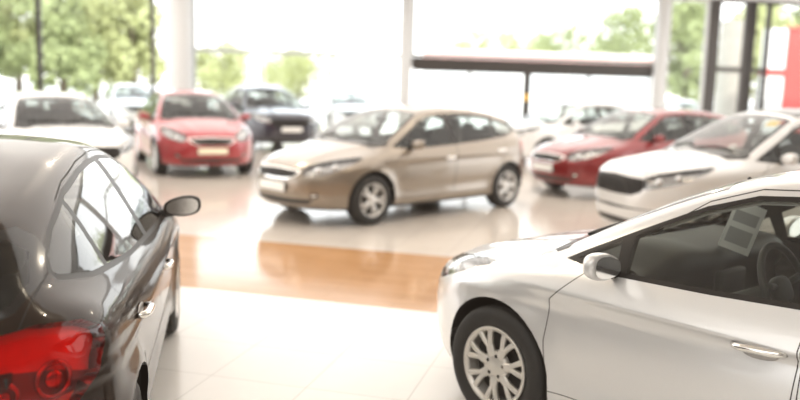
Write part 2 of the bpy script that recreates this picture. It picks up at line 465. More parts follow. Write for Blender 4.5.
    for i, (key, name, par) in enumerate(keys):
        fs = parts[i]
        if not fs: continue
        w = [f for f in fs if f in well]; fs = [f for f in fs if f not in well]
        if name in ('headlight', 'tail_light'):
            cm = MI['clear_cover'] if name == 'headlight' else MI['red_cover']
            cover = mesh_from('lens_cover', fs, 0, False, cm)
            vv, nn, ff, mm = mesh_from(name, fs, .045, False, MI['lamp_inner'] if name == 'headlight' else MI['tail_red'])
            if name == 'tail_light':
                for k, q in enumerate(ff):
                    c_ = sum((pos[v.index] for v in fs[k].verts), np.zeros(3))/len(fs[k].verts)
                    mm[k] = MI['tail_amber'] if c_[2] < .765 else MI['tail_dark'] if c_[2]+.25*(c_[0]+1.95) < .885 else MI['tail_red']
            bt, _, bf, _ = mesh_from(name, fs, .0)
            cnt = {}
            for q in bf:
                for k in range(len(q)): cnt[frozenset((q[k], q[(k+1) % len(q)]))] = cnt.get(frozenset((q[k], q[(k+1) % len(q)])), 0)+1
            o = len(vv); vv = vv+bt; nn = nn+[Vector((0, 0, 0))]*len(bt)
            for e, c in cnt.items():
                if c == 1:
                    p_, q_ = tuple(e); ff.append([p_, q_, q_+o, p_+o]); mm.append(MI['lamp_dark' if name == 'headlight' else 'tail_dark'])
            finish(key, name, par, vv, nn, ff, mm)
            finish(key+'_cover', 'lens_cover', key, *cover)
            continue
        vv, nn, ff, mm = mesh_from(name, fs)
        if key == 'body':
            a, b, c, d = mesh_from(name, shell_lin, .028, True, MI['interior'])
            o = len(vv); vv += a; nn += b; ff += [[k+o for k in q] for q in c]
            d = [MI['roof_lining'] if np.mean([a[k][2] for k in q]) > 1.15 else MI['interior'] for q in c]; mm += d
            a, b, c, d = mesh_from(name, w); o = len(vv); vv += a
            ww = [f.normal for f in w]
            nn += [Vector((0, 0, 0))]*len(a); ff += [[k+o for k in q] for q in c]; mm += [MI['seam_dark']]*len(d)
        finish(key, name, par, vv, nn, ff, mm)
    bm.free()
    return out

HATCH = dict(
    hood=[(1.165, .0), (1.165, .70), (1.20, .735), (1.55, .735), (1.86, .64), (2.02, .42), (2.075, .2), (2.085, 0)],
    tailgate=[(0, .62), (.44, .62), (.51, .70), (.56, .86), (.625, 1.0), (.665, 1.10), (.64, 1.22), (.53, 1.315), (0, 1.338)],
    fdoor=[(.97, .30), (1.0, .55), (.98, .76), (.78, .945), (.35, 1.29), (.15, 1.362), (-.1, 1.382), (-.235, 1.385), (-.20, .95), (-.18, .30)],
    rdoor=[(-.18, .30), (-.20, .95), (-.235, 1.385), (-.6, 1.375), (-1.0, 1.338), (-1.22, 1.295), (-1.33, 1.05), (-1.28, .85), (-.92, .30)],
    dlo=[(.955, .950), (.66, .925), (.2, .938), (-.2, .958), (-.8, .99), (-1.35, 1.035), (-1.60, 1.085), (-1.635, 1.12), (-1.58, 1.18), (-1.42, 1.24), (-1.1, 1.312), (-.7, 1.352), (-.4, 1.362), (-.1, 1.358), (.15, 1.335), (.35, 1.268), (.62, 1.13), (.86, 1.004)],
    panes=[('wq', .66, 1.2, -.2, None), ('wf', -.175, .61, -.08, 'fdoor'), ('wr', -1.14, -.27, -.02, 'rdoor'), ('wc', -2., -1.19, -.02, None)],
    windscreen=[(1.205, .0), (1.18, .30), (1.12, .56), (1.05, .70), (.96, .70), (.60, .62), (.31, .53), (.305, 0)],
    cowl=[(1.165, 0), (1.165, .60), (1.05, .735), (.98, .735), (.98, 0)],
    rearglass=[(0, 1.02), (.50, 1.02), (.59, 1.05), (.635, 1.11), (.612, 1.205), (.54, 1.262), (0, 1.285)],
    front=[('grille', 'gr', [(0, .565), (.26, .57), (.36, .60), (.42, .665), (.36, .69), (0, .705)], 'grille_mesh', .016, 'chrome'),
           ('lower_grille', 'lg', [(0, .27), (.50, .285), (.56, .33), (.50, .355), (0, .345)], 'black_plastic', 0, 'black_trim')],
    headlight=[(1.19, .655), (1.16, .72), (1.02, .765), (.78, .815), (.50, .845), (.47, .825), (.60, .755), (.82, .662), (1.05, .615), (1.15, .615)],
    fog=[(.985, .36), (1.07, .35), (1.09, .40), (1.04, .425), (.98, .42)],
    tail=[(.598, .945), (.59, .91), (.64, .82), (.74, .745), (.95, .725), (1.07, .76), (1.10, .85), (1.10, .92), (1.06, .985), (.85, 1.01), (.68, .985)],
    rearbumper=[(0, .1), (1.1, .1), (1.1, .34), (0, .40)],
)
# ------------------------------------------------------------------ the pieces bolted on to a body
def mesh_of(bm, name, mats):
    me = D.meshes.new(name); bmesh.ops.recalc_face_normals(bm, faces=bm.faces[:]); bm.to_mesh(me); bm.free()
    for m in (mats if isinstance(mats, (list, tuple)) else [mats]): me.materials.append(MATS[m])
    me.polygons.foreach_set('use_smooth', [True]*len(me.polygons)); return me
TR, TW = .316, .205
def tyre_mesh():
    bm = bmesh.new(); w = TW/2
    prof = [(.206, -w*.80), (.222, -w*.92), (.25, -w*1.0), (.285, -w*.98), (.305, -w*.86), (TR-.002, -w*.70)]
    for k in range(4):                                   # tread grooves
        y = -w*.55+k*w*.37
        prof += [(TR, y-.016), (TR, y), (TR-.008, y+.002), (TR-.008, y+.008), (TR, y+.010)]
    prof += [(TR-.002, w*.70), (.305, w*.86), (.285, w*.98), (.25, w*1.0), (.222, w*.92), (.206, w*.80)]
    prof += [(.20, w*.5), (.185, 0), (.20, -w*.5)]
    lathe_bm(bm, prof, 56, 'Y', close=True)
    return mesh_of(bm, 'tyre', 'rubber')
def spoke_bm(bm, ang, r0, r1, w0, w1, y0, y1, th=.022, mi=0, ext=0.):
    ca, sa = math.cos(ang), math.sin(ang); n = 5; rows = []
    for i in range(n+1):
        t = i/n; r = r0+(r1-r0)*t; w = w0+(w1-w0)*t; y = y0+(y1-y0)*t+.006*math.sin(PI*t)
        o = ext*t
        row = []
        for dx, dy in ((-w/2, -.006), (-w*.3, 0), (w*.3, 0), (w/2, -.006), (w/2, -th), (-w/2, -th)):
            p = (r, dx+o); row.append(bm.verts.new((p[0]*ca-p[1]*sa, y+dy, p[0]*sa+p[1]*ca)))
        rows.append(row)
    for i in range(n):
        for k in range(6):
            f = bm.faces.new((rows[i][k], rows[i][(k+1) % 6], rows[i+1][(k+1) % 6], rows[i+1][k])); f.material_index = mi
def rim_mesh(kind):
    bm = bmesh.new(); w = TW/2
    lathe_bm(bm, [(.206, w*.80), (.212, w*.94), (.207, w*.97), (.197, w*.93), (.192, w*.80), (.188, w*.3), (.186, -w*.8), (.2, -w*.8)], 56, 'Y')
    lathe_bm(bm, [(.0, w*.10), (.19, w*.10)], 40, 'Y', mi=1)       # dark disc deep inside
    if kind == 'alloy':                                             # five pairs of spokes
        for k in range(5):
            a = 2*PI*k/5+.3
            for d in (-.16, .16): spoke_bm(bm, a+d*.9, .045, .197, .034, .030, w*.78, w*.86, ext=d*.05)
        lathe_bm(bm, [(0, w*.84), (.028, w*.84), (.036, w*.80), (.062, w*.76), (.07, w*.66), (.07, w*.4)], 32, 'Y')
    elif kind == 'cover':                                           # plastic cover: seven forked spokes and a ring of slots
        for k in range(7):
            a = 2*PI*k/7+.2
            spoke_bm(bm, a, .05, .115, .050, .046, w*.80, w*.86)
            for d in (-1, 1): spoke_bm(bm, a+d*.05, .10, .20, .026, .032, w*.86, w*.88, ext=d*.030)
        lathe_bm(bm, [(0, w*.86), (.024, w*.86), (.032, w*.82), (.075, w*.80), (.082, w*.74), (.082, w*.5)], 36, 'Y')
        lathe_bm(bm, [(.186, w*.7), (.186, w*.86), (.205, w*.93)], 56, 'Y')
        for k in range(5):
            a = 2*PI*k/5; c = (.055*math.cos(a), w*.815, .055*math.sin(a))
            ellipsoid_bm(bm, c, (.010, .004, .010), nu=10, nv=6, mi=1)
    else:                                                           # plain ten spoke
        for k in range(10): spoke_bm(bm, 2*PI*k/10, .05, .197, .03, .034, w*.74, w*.86)
        lathe_bm(bm, [(0, w*.82), (.03, w*.82), (.06, w*.76), (.07, w*.6), (.07, w*.4)], 32, 'Y')
    return mesh_of(bm, 'rim', ['rim_cap' if kind == 'cover' else 'rim_silver', 'rim_dark'])
TYRE = tyre_mesh(); RIMS = {k: rim_mesh(k) for k in ('alloy', 'cover', 'plain')}

def mirror_mesh():
    bm = bmesh.new()
    def sh(p):                                           # housing: blunt at the front, flat glass side to the rear, narrower inboard
        q = p.copy(); q.x = q.x*(1 if q.x > 0 else .35); q.z *= 1-.25*(-q.y/.11 if q.y < 0 else 0); q.z += .012*q.y/.11
        return q
    ellipsoid_bm(bm, (0, .02, 0), (.085, .115, .072), .72, 24, 16, 0, fn=sh)
    return mesh_of(bm, 'side_mirror', 'rim_silver')      # slot painted per car
def mirror_base_mesh():
    bm = bmesh.new(); tube_bm(bm, [(.03, -.16, -.075), (.025, -.11, -.055), (.02, -.04, -.045)], .025, 10, rads=[.034, .03, .03])
    return mesh_of(bm, 'mirror_arm', 'black_trim')
def mirror_glass_mesh():
    bm = bmesh.new(); vs = []
    n = 28; c = bm.verts.new((-.0305, .02, 0)); ring = []
    for i in range(n):
        a = 2*PI*i/n; g = lambda v: math.copysign(abs(v)**.72, v)
        y = .098*g(math.cos(a)); z = .058*g(math.sin(a)); z *= 1-.25*(-y/.11 if y < 0 else 0)
        ring.append(bm.verts.new((-.031, .02+y, z+.012*y/.11)))
    for i in range(n): bm.faces.new((c, ring[i], ring[(i+1) % n]))
    return mesh_of(bm, 'mirror_glass', 'chrome')
def handle_mesh():
    bm = bmesh.new(); pts = []
    N = 14
    for i in range(N+1):
        t = i/N; x = (t-.5)*.21; y = .034*(1-abs(2*t-1)**5)+.002
        pts.append((x, y, .004*math.sin(PI*t)))
    tube_bm(bm, pts, .013, 10, rads=[.010+.006*math.sin(PI*i/N)**.5 if 0 < i < N else .010 for i in range(N+1)])
    return mesh_of(bm, 'door_handle', 'chrome')
def handle_cup_mesh():
    bm = bmesh.new(); ellipsoid_bm(bm, (-.005, 0, -.006), (.075, .004, .034), .8, 20, 10)
    return mesh_of(bm, 'handle_cup', 'steel')
MIRROR, MARM, MGLASS, HANDLE, CUP = mirror_mesh(), mirror_base_mesh(), mirror_glass_mesh(), handle_mesh(), handle_cup_mesh()

def seat_meshes():
    bm = bmesh.new()
    ellipsoid_bm(bm, (0, 0, .50), (.27, .25, .10), .45, 24, 12)
    for s in (-1, 1): ellipsoid_bm(bm, (.02, s*.21, .54), (.24, .06, .085), .6, 14, 10)
    box_bm(bm, (-.02, 0, .36), (.40, .40, .14), bevel=.02)
    cu = mesh_of(bm, 'seat_cushion', 'seat_cloth')
    bm = bmesh.new(); rot = Matrix.Rotation(-.30, 3, 'Y')
    ellipsoid_bm(bm, (-.34, 0, .83), (.085, .235, .34), .5, 24, 14, rot=rot)
    for s in (-1, 1): ellipsoid_bm(bm, (-.30, s*.205, .78), (.095, .05, .27), .6, 12, 12, rot=rot)
    bk = mesh_of(bm, 'seat_back', 'seat_cloth')
    bm = bmesh.new(); ellipsoid_bm(bm, (-.47, 0, 1.225), (.055, .13, .085), .6, 20, 12, rot=None)
    for s in (-1, 1): tube_bm(bm, [(-.455, s*.05, 1.06), (-.47, s*.05, 1.18)], .007, 8)
    hr = mesh_of(bm, 'headrest', 'seat_cloth')
    return cu, bk, hr
SEAT = seat_meshes()
def rear_seat_mesh():
    bm = bmesh.new()
    ellipsoid_bm(bm, (-.98, 0, .52), (.26, .62, .10), .4, 28, 10)
    ellipsoid_bm(bm, (-1.34, 0, .80), (.085, .63, .32), .4, 28, 12, rot=None)
    for y in (-.4, 0, .4): ellipsoid_bm(bm, (-1.40, y, 1.12), (.05, .12, .06), .6, 14, 10)
    return mesh_of(bm, 'rear_seat', 'seat_cloth')
def dash_mesh():
    bm = bmesh.new(); sec = [(.95, .985), (.78, 1.0), (.60, .985), (.545, .95), (.54, .90), (.58, .84), (.56, .72), (.62, .60), (.70, .45), (1.0, .45)]
    n = 14; rows = []
    for i in range(n+1):
        y = -.70+1.40*i/n; hump = .035*math.exp(-((y-.37)/.16)**2)
        k = .95 if abs(y) > .6 else 1.
        rows.append([bm.verts.new((x*1.-.0+ (.04 if abs(y) > .6 else 0), y, z-(.05 if abs(y) > .6 else 0)+(hump if 0 < j < 4 else 0))) for j, (x, z) in enumerate(sec)])
    for i in range(n):
        for j in range(len(sec)-1): bm.faces.new((rows[i][j], rows[i][j+1], rows[i+1][j+1], rows[i+1][j]))
    box_bm(bm, (.28, 0, .46), (.62, .20, .26), bevel=.04)             # centre console
    box_bm(bm, (.53, 0, .80), (.05, .25, .16), bevel=.015)
    return mesh_of(bm, 'dashboard', 'dash')
def wheel_ctrl_mesh():
    bm = bmesh.new(); R = .185
    tube_bm(bm, [(0, R*math.cos(2*PI*i/36), R*math.sin(2*PI*i/36)) for i in range(36)], .016, 10, closed=True)
    ellipsoid_bm(bm, (.02, 0, -.01), (.03, .075, .06), .7, 18, 10)
    for a in (.15, PI-.15, -PI/2):
        c, s = math.cos(a), math.sin(a); tube_bm(bm, [(.015, .05*c, .05*s), (.0, R*c, R*s)], .016, 8)
    tube_bm(bm, [(.02, 0, 0), (.42, 0, -.02)], .035, 10)
    return mesh_of(bm, 'steering_wheel', 'black_plastic')
RSEAT, DASH, SWHEEL = rear_seat_mesh(), dash_mesh(), wheel_ctrl_mesh()
def cabin_mirror_mesh():
    bm = bmesh.new(); ellipsoid_bm(bm, (0, 0, 0), (.018, .12, .038), .5, 20, 10); tube_bm(bm, [(.01, 0, .02), (.06, 0, .08)], .01, 8)
    return mesh_of(bm, 'cabin_mirror', 'black_plastic')
CMIRROR = cabin_mirror_mesh()
def floor_pan_mesh():
    bm = bmesh.new(); box_bm(bm, (-.35, 0, .30), (2.9, 1.52, .04)); box_bm(bm, (1.03, 0, .62), (.04, 1.5, .66)); box_bm(bm, (-1.62, 0, .86), (.62, 1.16, .03))
    return mesh_of(bm, 'cabin_floor', 'interior')
FPAN = floor_pan_mesh()

def copy_tree(o, parent=None):
    c = o.copy(); COL.objects.link(c)
    if parent is not None: c.parent = parent
    for ch in list(o.children): copy_tree(ch, c)
    return c

def make_car(name, shell, S, V, pm, label, loc, yaw, sc=(1, 1, 1), rim='alloy', plate='plate_white', group=None, chrome_handle=True, mirror=None, cabin=True, steer=0., wheel_scale=None):
    root = empty(name, (loc[0], loc[1], loc[2] if len(loc) > 2 else 0), yaw); tag(root, label, 'car', group)
    sx, sy, sz = sc; same = sc == (1, 1, 1)
    pt = MATS[pm] if isinstance(pm, str) else pm
    def data(me):
        if same: return me
        k = (me.name, sc)
        if k not in make_car.cache:
            n = me.copy(); n.transform(Matrix.Diagonal((sx, sy, sz, 1))); make_car.cache[k] = n
        return make_car.cache[k]
    def put(nm, me, par, p=(0, 0, 0), rot=None, scl=None, slots=None):
        o = D.objects.new(nm, me); COL.objects.link(o); o.parent = par; o.location = (p[0]*sx, p[1]*sy, p[2]*sz)
        if rot: o.rotation_euler = rot
        if scl: o.scale = scl
        for i, sl in enumerate(o.material_slots):
            if sl.material is None: sl.link = 'OBJECT'; sl.material = pt
        if slots:
            for i, m in slots.items(): o.material_slots[i].link = 'OBJECT'; o.material_slots[i].material = m
        return o
    objs = {}
    for key, nm, par, me in shell: objs[key] = put(nm, data(me), objs.get(par, root))
    ws = wheel_scale or sz
    for x in (1.325, -1.325):
        for s in (1, -1):
            w = D.objects.new('wheel', TYRE); COL.objects.link(w); w.parent = root; w.location = (x*sx, s*.762*sy, TR*ws)
            w.scale = (ws, 1, ws); w.rotation_euler = (0, .4*x+.3*s, (0 if s > 0 else PI)+(steer if x > 0 else 0)); w.rotation_mode = 'ZYX' if False else 'XYZ'
            r = D.objects.new('rim', RIMS[rim]); COL.objects.link(r); r.parent = w
    mp = MATS[mirror] if isinstance(mirror, str) else (mirror or pt)
    for s, sd in ((1, 'l'), (-1, 'r')):
        y = S.ys(.70, .96)
        m = put('side_mirror', MIRROR, root, (.64, s*(y+.115), .985), None, (.78, s*.95, .86), {0: mp})
        for nm, me in (('mirror_arm', MARM), ('mirror_glass', MGLASS)):
            c = D.objects.new(nm, me); COL.objects.link(c); c.parent = m
        for key, x, z in (('fdoor', V.get('hx', (-.04, -1.12))[0], V.get('hz', (.785, .845))[0]), ('rdoor', V.get('hx', (-.04, -1.12))[1], V.get('hz', (.785, .845))[1])):
            p = (x, s*S.ys(x, z), z)
            n = S.normal((x, p[1], z)); rz = math.atan2(-n.x*s, n.y*s)
            par = objs[key+sd]
            h = put('door_handle', HANDLE, par, p, (0, .05*1, rz*s if s > 0 else rz), (1, s, 1), None if chrome_handle else {0: pt})
            c = D.objects.new('handle_cup', CUP); COL.objects.link(c)
            c.parent = par; c.location = h.location; c.rotation_euler = h.rotation_euler; c.scale = h.scale
        if 'headlight'+sd in objs:
            for u, z, r in V.get('lenses', [(1.0, .70, .052), (.80, .745, .045)]):
                q = math.sqrt(.5)          # centre of each lamp unit, found on the shell along the corner direction
                lo, hi = 0., 3.
                for _ in range(40):
                    m_ = (lo+hi)/2; x_, y_ = q*(u+m_), q*(-u+m_)
                    if S.f(np.array([x_]), np.array([y_]), np.array([z]))[0] > 0: hi = m_
                    else: lo = m_
                x_, y_ = q*(u+lo), q*(-u+lo); n = S.normal((x_, y_, z)); p = Vector((x_, y_, z))-n*.040
                bm = bmesh.new(); ellipsoid_bm(bm, (0, 0, 0), (r*.6, r, r), 1, 18, 10)
                lm = mesh_of(bm, 'projector_lens', 'lamp_lens')
                put('projector_lens', lm, objs['headlight'+sd], (p.x, s*p.y, p.z), (0, 0, s*math.atan2(n.y, n.x)))
        for u, z, r in ((.80, .83, .055), (.96, .81, .042)):          # round reflectors deep in the tail light
            q = math.sqrt(.5); lo, hi = 0., 3.
            for _ in range(40):
                m_ = (lo+hi)/2; x_, y_ = -q*(u+m_), q*(-u+m_)
                if S.f(np.array([x_]), np.array([y_]), np.array([z]))[0] > 0: hi = m_
                else: lo = m_
            x_, y_ = -q*(u+lo), q*(-u+lo); n = S.normal((x_, y_, z)); p = Vector((x_, y_, z))-n*.036
            bm = bmesh.new(); tube_bm(bm, [(0, r*math.cos(2*PI*i/20), r*math.sin(2*PI*i/20)) for i in range(20)], .008, 6, closed=True)
            ellipsoid_bm(bm, (0, 0, 0), (.012, r*.55, r*.55), 1, 14, 6)
            put('reflector', mesh_of(bm, 'reflector', 'tail_chrome'), objs['tail'+sd], (p.x, s*p.y, p.z), (0, 0, s*math.atan2(n.y, n.x)))
    # number plate, wiper, cabin
    def plate_obj(x, z, name, m, sgn):
        bm = bmesh.new(); box_bm(bm, (0, 0, 0), (.018, .53, .125), bevel=.006, mi=1); box_bm(bm, (sgn*.008, 0, 0), (.008, .51, .108), bevel=.002, mi=0)
        put(name, mesh_of(bm, name, [m, 'black_plastic']), root, (x, 0, z))
    zf = V.get('platez', .47)
    if plate: plate_obj(S.xs(.20, zf)+.004+.01, zf, 'number_plate', plate, 1)
    zr = .70; plate_obj(S.xs(.18, zr, False)-.006, zr, 'number_plate', plate or 'plate_white', -1)
    for y0, y1 in ((.50, -.05), (-.10, -.55)):
        pts = []
        for i in range(9):
            t = i/8; y = y0+(y1-y0)*t; x = 1.10-.045*math.sin(PI*t)-.12*abs(y)
            lo, hi = .8, 1.5
            for _ in range(30):
                m_ = (lo+hi)/2
                if S.f(np.array([x]), np.array([y]), np.array([m_]))[0] > 0: hi = m_
                else: lo = m_
            pts.append((x, y, lo+.012))
        bm = bmesh.new(); tube_bm(bm, pts, .009, 6); put('windscreen_wiper', data(mesh_of(bm, 'windscreen_wiper', 'black_plastic')), root)
    if cabin:
        put('cabin_floor', data(FPAN), root); put('dashboard', data(DASH), root)
        put('steering_wheel', SWHEEL, root, (.10, .37, .93), (0, .42, 0)); put('rear_seat', data(RSEAT), root)
        put('cabin_mirror', CMIRROR, root, (.42, 0, 1.265))
        for s in (1, -1):
            st = put('front_seat', SEAT[0], root, (-.17, s*.36, -.02))
            for nm, me in (('seat_back', SEAT[1]), ('headrest', SEAT[2])):
                c = D.objects.new(nm, me); COL.objects.link(c); c.parent = st
    return root, objs, put
make_car.cache = {}
# ------------------------------------------------------------------ the showroom
F_PX, PITCH, ROLL, CAM_H = 818., .142, .03, 1.754
def ray(px, py):
    cr, sr = math.cos(-ROLL), math.sin(-ROLL); X, Y = px-400, py-200; X, Y = X*cr-Y*sr, X*sr+Y*cr
    c, s = math.cos(PITCH), math.sin(PITCH)
    return Vector((X/F_PX, c-(Y/F_PX)*s, -s-(Y/F_PX)*c))
cam = D.cameras.new('camera'); co = D.objects.new('camera', cam); COL.objects.link(co); SC.camera = co
cam.sensor_width = 36; cam.lens = F_PX/800*36; cam.clip_end = 500
f = Vector((0, math.cos(PITCH), -math.sin(PITCH))); u = Vector((0, math.sin(PITCH), math.cos(PITCH))); r = Vector((1, 0, 0))
# roll the camera so that the picture's right side drops
rm = Matrix.Rotation(-ROLL, 3, f)
rr = rm @ r; uu = rm @ u
co.matrix_world = Matrix(((rr.x, uu.x, -f.x, 0), (rr.y, uu.y, -f.y, 0), (rr.z, uu.z, -f.z, CAM_H), (0, 0, 0, 1)))
cam.dof.use_dof = True; cam.dof.focus_distance = 3.3; cam.dof.aperture_fstop = 1.1; cam.dof.aperture_blades = 0

STRUCT = 'structure'
def box_obj(name, c, s, m, rz=0., parent=None, kind=STRUCT, bevel=0.):
    bm = bmesh.new(); box_bm(bm, (0, 0, 0), s, bevel=bevel)
    o = from_bm(name, bm, m, parent, smooth=False, kind=kind); o.location = c; o.rotation_euler = (0, 0, rz); return o

# floor: glossy pale tiles with a band of wood planks, both laid 15 degrees off the camera axis
FROT = math.radians(-14.8)
def floor_mat(name, c1, c2, mortar, sx, sy, ms, rough, coat=0., wood=False):
    m = mat(name, c1, rough, spec=.5, coat=coat); nt = m.node_tree; b = nt.nodes['Principled BSDF']
    tc = nt.nodes.new('ShaderNodeTexCoord'); br = nt.nodes.new('ShaderNodeTexBrick')
    br.offset = .5 if wood else 0; br.inputs['Scale'].default_value = 1; br.inputs['Brick Width'].default_value = sx; br.inputs['Row Height'].default_value = sy
    br.inputs['Mortar Size'].default_value = ms; br.inputs['Mortar Smooth'].default_value = .2
    br.inputs['Color1'].default_value = (*c1, 1); br.inputs['Color2'].default_value = (*c2, 1); br.inputs['Mortar'].default_value = (*mortar, 1)
    nt.links.new(tc.outputs['Object'], br.inputs['Vector'])
    n = nt.nodes.new('ShaderNodeTexNoise'); n.inputs['Scale'].default_value = 3; n.inputs['Detail'].default_value = 5
    mp = nt.nodes.new('ShaderNodeMapping'); mp.inputs['Scale'].default_value = (1, 8, 1) if wood else (1, 1, 1)
    nt.links.new(tc.outputs['Object'], mp.inputs[0]); nt.links.new(mp.outputs[0], n.inputs['Vector'])
    r = nt.nodes.new('ShaderNodeMapRange'); r.inputs[3].default_value = .84 if wood else .95; r.inputs[4].default_value = 1.14 if wood else 1.04
    nt.links.new(n.outputs['Fac'], r.inputs[0])
    v = nt.nodes.new('ShaderNodeVectorMath'); v.operation = 'SCALE'; nt.links.new(br.outputs['Color'], v.inputs[0]); nt.links.new(r.outputs[0], v.inputs['Scale'])
    nt.links.new(v.outputs[0], b.inputs['Base Color'])
    return m
floor_mat('floor_tile', (.84, .82, .785), (.825, .80, .765), (.60, .575, .54), .6, .6, .004, .14)
floor_mat('floor_wood', (.52, .29, .14), (.46, .25, .115), (.26, .14, .07), 1.2, .15, .002, .12, wood=True)
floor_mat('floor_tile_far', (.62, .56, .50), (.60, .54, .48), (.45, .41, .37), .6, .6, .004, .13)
org = Vector((-1.79, 6.71, 0))
def strip(name, v0, v1, m, u0=-16, u1=20, z=0.):
    bm = bmesh.new(); q = [bm.verts.new((a, b, 0)) for a, b in ((u0, v0), (u1, v0), (u1, v1), (u0, v1))]
    bm.faces.new(q)
    q2 = bmesh.ops.extrude_face_region(bm, geom=bm.faces[:])
    bmesh.ops.translate(bm, vec=(0, 0, -.08), verts=[v for v in q2['geom'] if isinstance(v, bmesh.types.BMVert)])
    bmesh.ops.recalc_face_normals(bm, faces=bm.faces[:])
    o = from_bm(name, bm, m, None, smooth=False, kind=STRUCT); o.location = org+Vector((0, 0, z)); o.rotation_euler = (0, 0, FROT); return o
strip('floor', -16, 0, 'floor_tile')
strip('trim_1', 0, 2.07, 'floor_wood')
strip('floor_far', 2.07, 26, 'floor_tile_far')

# glass wall at the far side, turned a little
WR = math.radians(6.5); WU = Vector((math.cos(WR), math.sin(WR), 0)); WN = Vector((-math.sin(WR), math.cos(WR), 0)); WO = Vector((-6.3, 25., 0))
def wt(px, off=0.):
    """distance along the far wall for a picture column (measured at eye height)"""
    hz = 83+.03*(px-400); d = ray(px, hz); o = WO+WN*off
    t = o.dot(WN)/d.dot(WN); return (d*t-o).dot(WU)
WS = 25./18.3
def wp(t, off=0., z=0.): return WO+WU*t+WN*off+Vector((0, 0, z))
mat('frame_dark', (.055, .047, .042), .4, metal=.3, noise=.1)
mat('frame_grey', (.42, .43, .42), .4, metal=.3, noise=.1)
mat('column_white', (.58, .57, .56), .5, noise=.03)
mat('pillar_beige', (.34, .32, .27), .6, noise=.05)
mat('ceiling_white', (.72, .71, .69), .8, noise=.03)
mat('wall_grey', (.30, .28, .26), .7, noise=.04)
glass('window_glass', (.97, .98, .97), 1.3)
ZT, ZB, ZC = 2.56, 2.22, 4.7          # transom, underside of the door beam, ceiling
def bar(bm, t0, t1, z0, z1, d=.10, off=0.):
    c = wp((t0+t1)/2, off, (z0+z1)/2); box_bm(bm, c, (abs(t1-t0), d, z1-z0), rot=None)
    vs = bm.verts[-8:]
    bmesh.ops.rotate(bm, cent=c, matrix=Matrix.Rotation(WR, 3, 'Z'), verts=vs)
def pane(t0, t1, z0, z1, parent):
    bm = bmesh.new(); bm.verts.ensure_lookup_table()
    bm.faces.new([bm.verts.new(wp(t, .0, z)) for t, z in ((t0, z0), (t1, z0), (t1, z1), (t0, z1))])
    return from_bm('pane', bm, 'window_glass', parent, smooth=False)
def glazing(name, px, transom=None, m='frame_dark', wpost=.10, mid=(), midz=(0, ZC), z0=0., z1=ZC, twid=.10):
    a, b = wt(px[0]), wt(px[1]); bm = bmesh.new(); bm.verts.ensure_lookup_table()
    def bb(*k, **q): bar(bm, *k, **q); bm.verts.ensure_lookup_table()
    bb(a-wpost/2, a+wpost/2, z0, z1); bb(b-wpost/2, b+wpost/2, z0, z1)
    bb(a, b, z0, z0+.10, d=.08); bb(a, b, z1-.10, z1, d=.08)
    if transom: bb(a, b, transom-twid/2, transom+twid/2, d=.08)
    for p, w in mid: bb(wt(p)-w/2, wt(p)+w/2, midz[0], midz[1], d=.08)
    o = from_bm(name, bm, m, None, smooth=False, kind=STRUCT)
    pane(a, b, z0+.1, z1-.1, o); return o
glazing('window_1', (-150, 40), m='frame_dark', wpost=.14)
glazing('window_2', (40.01, 153), m='frame_dark', wpost=.12)
glazing('window_3', (194, 404), transom=ZT, m='frame_grey', wpost=.12, mid=((261, .07), (332, .07)), midz=(0, ZT), twid=.13)
glazing('window_4', (412, 652), m='frame_grey', wpost=.06, z0=ZT+.02)
glazing('window_5', (664, 702), m='column_white', wpost=.12)
glazing('window_6', (708.5, 744), transom=ZT-.06, m='frame_dark', wpost=.40, twid=.16)
glazing('window_7', (745, 762), transom=ZT-.06, m='frame_dark', wpost=.16, twid=.16)
glazing('window_8', (762.1, 900), m='frame_dark', wpost=.12)
def door_leaf(name, p0, p1, w0, w1):
    a, b = wt(p0), wt(p1); bm = bmesh.new()
    for k in ((a, a+w0, 0, ZB), (b-w1, b, 0, ZB), (a, b, 0, .14), (a, b, ZB-.07, ZB)):
        bar(bm, *k, d=.07); bm.verts.ensure_lookup_table()
    o = from_bm(name, bm, 'frame_dark', None, smooth=False, kind=STRUCT); pane(a+w0, b-w1, .14, ZB-.07, o)
    return o
door_leaf('door_1', 413, 469, .06, .04); d2 = door_leaf('door_2', 469.2, 527, .04, .12); door_leaf('door_3', 527.2, 588, .10, .04); door_leaf('door_4', 588.2, 650, .04, .06)
bm = bmesh.new(); c = wp(wt(526.5), -.06, 1.42); box_bm(bm, (0, 0, 0), (.13, .03, .22), bevel=.01)
mat('sticker_yellow', (.85, .48, .06), .5, noise=.05)
o = from_bm('door_handle', bm, 'sticker_yellow', d2, smooth=False); o.location = c; o.rotation_euler = (0, 0, WR)  # yellow sticker band on the door post, not a handle
bm = bmesh.new(); bm.verts.ensure_lookup_table()
bar(bm, wt(410), wt(652), ZB, ZB+.15, d=.30, off=-.05); bm.verts.ensure_lookup_table(); bar(bm, wt(410), wt(652), ZB+.17, ZT, d=.24, off=-.05); bm.verts.ensure_lookup_table(); bar(bm, wt(410), wt(652), ZB+.14, ZB+.18, d=.18, off=-.05)
from_bm('trim_2', bm, 'frame_dark', None, smooth=False, kind=STRUCT)
for i, (p0, p1, off, m) in enumerate(((168, 192.5, -.35, 'column_white'), (399, 411, -.35, 'column_white'), (652, 664, -.3, 'column_white'), (717, 741, 7, 'pillar_beige'))):
    a, b = wt(p0, off), wt(p1, off); bm = bmesh.new(); lathe_bm(bm, [((b-a)/2, 0), ((b-a)/2, ZC)], 32, 'Z')
    o = from_bm('column', bm, m, None, kind=STRUCT); o.location = wp((a+b)/2, off)
